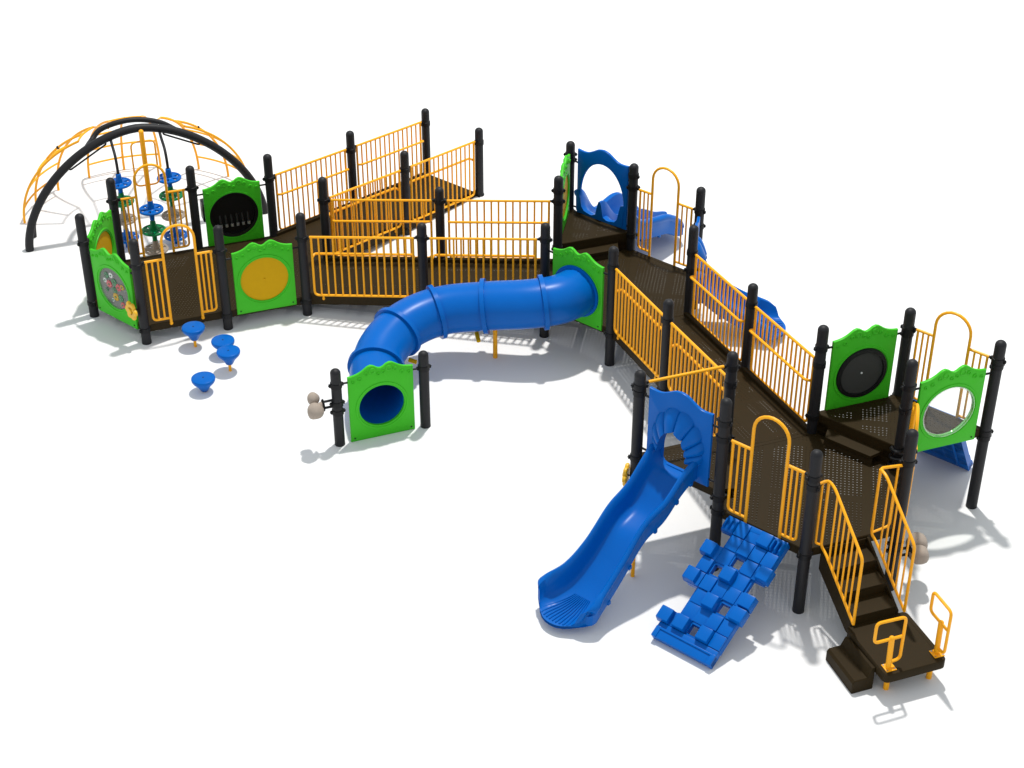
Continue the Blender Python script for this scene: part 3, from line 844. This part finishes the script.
lobes(G1, .61, rad(YAW+180), 'pair of beige lobes on the short post left of the tunnel mouth', [(.285, .05, -.03, .10), (.27, -.09, .06, .075)])
lobes(P['L'], .48, rad(YAW-8), 'pair of beige lobes low on the post right of the stairs', [(.265, -.06, -.02, .105), (.31, .11, .0, .115)])

# ------------------------------------------------------------------ stairs and transfer platform
dn = dr(-90); ex = dr(0)
loc, rz, L = edge('J', 'L')
t = thing('stairs', 'dark brown stairs with four treads and yellow side railings', 'stairs', loc, rz)
XL, XR = .20, .735
def sp(y): return .82 - (y-.02)*.62    # slope line down the run
ny, zs = 4, (.82-.30)/4
m = MB()
for i in range(4):
    y0 = .0+i*.232; z_ = .82-zs*(i+1)+.0
    if i < 3: m.box((XL+XR)/2, -(y0+.130), z_-.012, XR-XL-.03, .25, .024, .006)
m.build('tread', 'deck_solid', t, smooth=False)
m = MB()
for i in range(4):
    y0 = .012+i*.232; m.box((XL+XR)/2, -y0, .82-zs*(i+.5)-.014, XR-XL-.04, .012, zs-.028)
m.build('riser', 'deck_solid', t, smooth=False)
for x in (XL, XR):
    m = MB(); pr = [(0.0, .80), (.03, .80), (.72, .36), (.72, .18), (.64, .18), (.0, .52)]
    m.loops([[Vector((x+dx, -y, z_)) for y, z_ in pr] for dx in (-.012, .012)], True, True, True); m.build('stringer', 'deck_solid', t, smooth=False)
for x, px_ in ((XL-.03, 0), (XR+.03, L)):
    top = [(px_+(.06 if px_ == 0 else -.06), 0, 1.65), (x, -.0, 1.68), (x, -.13, 1.68), (x, -.79, 1.25), (x, -.79, .40)]
    m = MB(); m.tube(rounded(top, .06), .0165, 8); hr = m.build('stair_railing', 'yellow', t)
    m = MB(); m.tube(rounded([(x, -.02, 1.68), (x, -.02, .84), (x, -.12, .82), (x, -.79, .40)], .05), .0155, 8); m.build('lower_frame', 'yellow', hr)
    zt_ = lambda y: 1.68-(y-.13)*(.43/.66); zb_ = lambda y: .82-(y-.12)*(.42/.67)
    for q in range(1, 7):
        y = .13+.66*q/7-.02
        m = MB(); m.tube([(x, -y, zb_(y)), (x, -y, zt_(y))], .0115, 6); m.build('baluster', 'yellow', hr)
    xo = px_+(.11 if px_ == 0 else -.11)
    m = MB(); m.tube(rounded([(xo, 0, 1.655), (xo, 0, .88), (x, -.02, .86)], .05), .013, 8); m.build('wing_frame', 'yellow', hr)
    m = MB(); m.tube([(px_+(.055 if px_ == 0 else -.055), 0, 1.65), (px_+(.11 if px_ == 0 else -.11), 0, 1.655)], .016, 8); m.build('bracket', 'clamp', hr)

pt = Vector((3.70, 12.56))+Vector((0, 0))
t = thing('transfer_platform', 'low dark brown transfer platform at the foot of the stairs, with two yellow grab handles', 'platform', (pt.x, pt.y, 0), rad(YAW))
PW, PD, PZ = .71, .80, .31
def rrect(x0, y0, x1, y1, r, n=4):
    out = []
    for cx_, cy_, a0 in ((x1-r, y1-r, 0), (x0+r, y1-r, 90), (x0+r, y0+r, 180), (x1-r, y0+r, 270)):
        for k in range(n+1): a_ = rad(a0+90*k/n); out.append((cx_+r*cos(a_), cy_+r*sin(a_)))
    return out
m = MB(); m.prism(rrect(.03, .03, PW-.03, PD-.03, .04), PZ-.003, PZ+.0); m.build('top_plate', 'deck_solid', t, smooth=False)
m = MB()
def rl_(i, z_): return [Vector((x, y, z_)) for x, y in rrect(i, i, PW-i, PD-i, .06-i*.4)]
m.loops([rl_(0, PZ-.10), rl_(0, PZ-.008), rl_(.008, PZ+.002), rl_(.05, PZ+.002), rl_(.05, PZ-.006), rl_(.012, PZ-.01), rl_(.012, PZ-.10)], True, close_ring=True)
m.build('skirt', 'deck_solid', t)
for x, y in ((.12, .13), (PW-.10, .12)):
    m = MB(); m.tube([(x, y, 0), (x, y, PZ-.01)], .030, 14); m.build('leg', 'yellow', t)
for (hx, hy, hd) in ((.095, .10, 0), (.655, .115, -90)):
    u = Vector((cos(rad(hd)), sin(rad(hd)), 0)); b0 = Vector((hx, hy, PZ))
    def at(k, z_): return b0+u*k+Vector((0, 0, z_-PZ))
    m = MB(); m.tube([at(-.01, PZ), at(-.02, .70)], .029, 12); m.sphere(at(-.02, .705), .029); hp = m.build('handle_post', 'yellow', t)
    m = MB(); m.tube(rounded([at(-.02, .70), at(-.22, .70), at(-.22, .955), at(.11, .945), at(.11, .40), at(.0, .39)], .055), .0165, 8)
    m.tube([at(-.02, .70), at(.11, .70)], .0165, 8); m.build('grip_loop', 'yellow', hp)
    m = MB(); m.box(b0.x, b0.y, PZ+.007, .115, .115, .010, .003); m.build('base_plate', 'yellow', hp)
    m = MB()
    for dx in (-.042, .042):
        for dy in (-.042, .042): m.lathe([(.009, 0), (.009, .006)], 8, Matrix.Translation((b0.x+dx, b0.y+dy, PZ+.012)))
    m.build('bolt', 'steel', hp)
# side step
t2 = thing('side_step', 'dark brown boxed step on the ground at the left of the low platform', 'step', (pt.x, pt.y, 0), rad(YAW))
m = MB()
sec = [(-.004, .0), (-.004, .27), (-.035, .27), (-.085, .16), (-.225, .16), (-.25, .13), (-.25, .0)]
m.loops([[Vector((x, y+(0 if y > .4 else 0), z_)) for x, z_ in sec] for y in (.175, .185, .70, .715)], True, True, True)
for v in m.bm.verts:
    if v.co.y < .18 or v.co.y > .67: v.co.z = v.co.z*.93; v.co.x = -.16+(v.co.x+.16)*.93
m.build('box', 'deck_solid', t2, ang=30)

# ------------------------------------------------------------------ edge on barrier and the coil on the post
arch_barrier('L', 'M', .82, 'yellow arch barrier seen edge on between the stair head and the window panel', 1.98, .07)
t = thing('coil', 'black ribbed coil wound round the post between the steps and the window panel', 'coil', (P['M'].x, P['M'].y, 0), 0)
m = MB(); pts = []
for k in range(0, 6*18+1):
    a_ = 2*pi*k/18; pts.append((.088*cos(a_), .088*sin(a_), .52+.60*k/(6*18)))
m.tube(pts, .022, 8); m.build('winding', 'black_plastic', t)

# ------------------------------------------------------------------ arched dome climber
DC = Vector((-5.545, 22.915)); u0, n0 = dr(0), dr(90)
t = thing('dome_climber', 'half dome climber of curved yellow ladders behind two black arches', 'climber', (DC.x, DC.y, 0), rad(YAW))
FY, AR, AH = -.435, 1.745, 1.665
def arch_at(x):            # height of the big arch over its own chord
    return AH*max(0.0, 1-abs(x/AR)**1.75)**(1/1.75)
def arch_pt(e, k=1.0):
    c_, s_ = cos(rad(e)), sin(rad(e)); r_ = (abs(c_)**1.75+abs(s_)**1.75)**(-1/1.75)
    return Vector((AR*c_*r_*k, FY, AH*s_*r_*k))
m = MB(); m.tube([arch_pt(180*k/60) for k in range(61)], .061, 16); fa = m.build('front_arch', 'post', t)
ap = [(-.74, FY+.03, arch_at(.74)), (-.62, -.10, 1.42), (-.46, .0, 1.530), (-.16, .0, 1.605), (.13, .0, 1.595), (.42, .0, 1.50), (.64, -.04, 1.36), (.84, FY+.03, arch_at(.84))]
m = MB(); m.tube(crom(ap, 6), .040, 14); m.build('rear_hoop', 'post', t)
for sg in (-1, 1):
    x_ = 1.50; m = MB(); m.tube(crom([(sg*1.635, -.03, 0), (sg*1.62, -.10, .22), (sg*1.57, -.25, .50), (sg*x_, FY+.02, arch_at(x_))], 6), .040, 12); m.build('rear_leg', 'post', t)
for e0, e1 in ((129, 106), (77, 57)):
    m = MB(); f = lambda e, k: arch_pt(e, k)+Vector((0, -.02, 0))
    m.tube(rounded([f(e0, .985), f(e0, .955), f(e1, .955), f(e1, .985)], .04), .014, 8); m.build('grip_rail', 'post', fa)
RD, HD = 1.775, 1.46
def dp(az, el): 
    a_ = rad(az-YAW); r_ = RD*cos(rad(el)); return (r_*cos(a_), r_*sin(a_), HD*sin(rad(el)))
for azs in ((148, 166.5, 185), (92, 110.5, 129), (34.5, 53, 71.5)):
    for i, az in enumerate(azs):
        top_el = 63
        m = MB(); m.tube([dp(az, top_el*k/22) for k in range(23)], .019, 8); m.build('ladder_rail', 'yellow', t)
    for el in (9, 20, 34, 63):
        m = MB(); m.tube([dp(azs[0]+(azs[2]-azs[0])*k/12, el) for k in range(13)], .0155, 8); m.build('rung', 'yellow', t)
m = MB()
for az in (110.5, 166.5, 53):
    m.sphere(dp(az, 45), .028)
m.build('bolt', 'clamp', t)
for az in (92, 129, 148, 71.5):
    p = dp(az, 63); m = MB(); x_ = max(-.62, min(.62, p[0]*.7)); m.tube([p, (p[0]*.85, p[1]*.5, p[2]+.12), (x_, -.02, 1.60-.5*x_*x_)], .015, 8); m.build('tie_bar', 'yellow', t)

# ------------------------------------------------------------------ spinner poles
def spinner(x, y, zs_, cols_, label, rod=None, rodpts=None):
    t = thing('spinner_pole', label, 'spinner', (x, y, 0), 0, 'poles of stacked spinner discs')
    for z_, c_ in zip(zs_, cols_):
        m = MB()
        m.lathe([(.034, z_-.16), (.036, z_-.06), (.044, z_-.01), (.06, z_+.0), (.065, z_+.012), (.05, z_+.02), (.044, z_+.085), (.038, z_+.145), (.032, z_+.15)], 20)
        m.tube([(.158*cos(2*pi*k/32), .158*sin(2*pi*k/32), z_) for k in range(32)], .020, 8, closed=True)
        for q in range(6):
            a0 = 2*pi*q/6; wdt = rad(17)
            lp0 = [Vector((r*cos(a0+s_*wd), r*sin(a0+s_*wd), z_+dz)) for r, s_, wd, dz in ((.05, -1, rad(28), -.012), (.05, 1, rad(28), -.012), (.05, 1, rad(28), .012), (.05, -1, rad(28), .012))]
            lp1 = [Vector((r*cos(a0+s_*wd), r*sin(a0+s_*wd), z_+dz)) for r, s_, wd, dz in ((.155, -1, wdt, -.010), (.155, 1, wdt, -.010), (.155, 1, wdt, .010), (.155, -1, wdt, .010))]
            m.loops([lp0, lp1], True, True, True)
        m.build('disc', c_, t)
    if rodpts:
        m = MB(); m.tube(crom(rodpts, 6), .021, 10); m.build('hanger_rod', 'post', t)
    return t
BGC = ['blue', 'beige', 'disc_green', 'blue']
# hanging points on the front arch, in world
def on_arch(e, k=.98):
    l_ = arch_pt(e, k); p = Vector((DC.x, DC.y))+n0*FY+u0*l_.x; return Vector((p.x, p.y, l_.z))
for (x, y, e, zz, side) in ((-4.926, 22.134, 79, [.13, .46, .78, 1.06], 'right'), (-5.62, 22.02, 103, [.15, .45, .74, 1.03], 'left')):
    q = on_arch(e)-Vector((x, y, 0))
    spinner(x, y, zz, BGC, ('%s hanging stack of blue, green and beige spinner discs on a bent black rod' % side),
            rodpts=[(0, 0, zz[-1]+.05), (q.x*.03, q.y*.03, zz[-1]+.25), (q.x*.22, q.y*.22, zz[-1]+.40), (q.x*.7, q.y*.7, q.z-.06), tuple(q)])
t = spinner(-5.128, 21.649, [.16, .47, .80], ['beige', 'disc_green', 'blue'], 'standing yellow pole with three spinner discs and a yellow loop handle')
m = MB(); m.tube([(0, 0, .88), (0, 0, 2.0)], .036, 14); m.sphere((0, 0, 2.0), .036); m.build('pole', 'yellow', t)
m = MB(); m.tube([Vector(p) for p in rounded([(-.165*u0.x, -.165*u0.y, 1.86), (.165*u0.x, .165*u0.y, 1.86), (.165*u0.x, .165*u0.y, 1.19), (-.165*u0.x, -.165*u0.y, 1.19)], .08, closed=True)], .013, 8, closed=True); m.build('loop_handle', 'yellow', t)
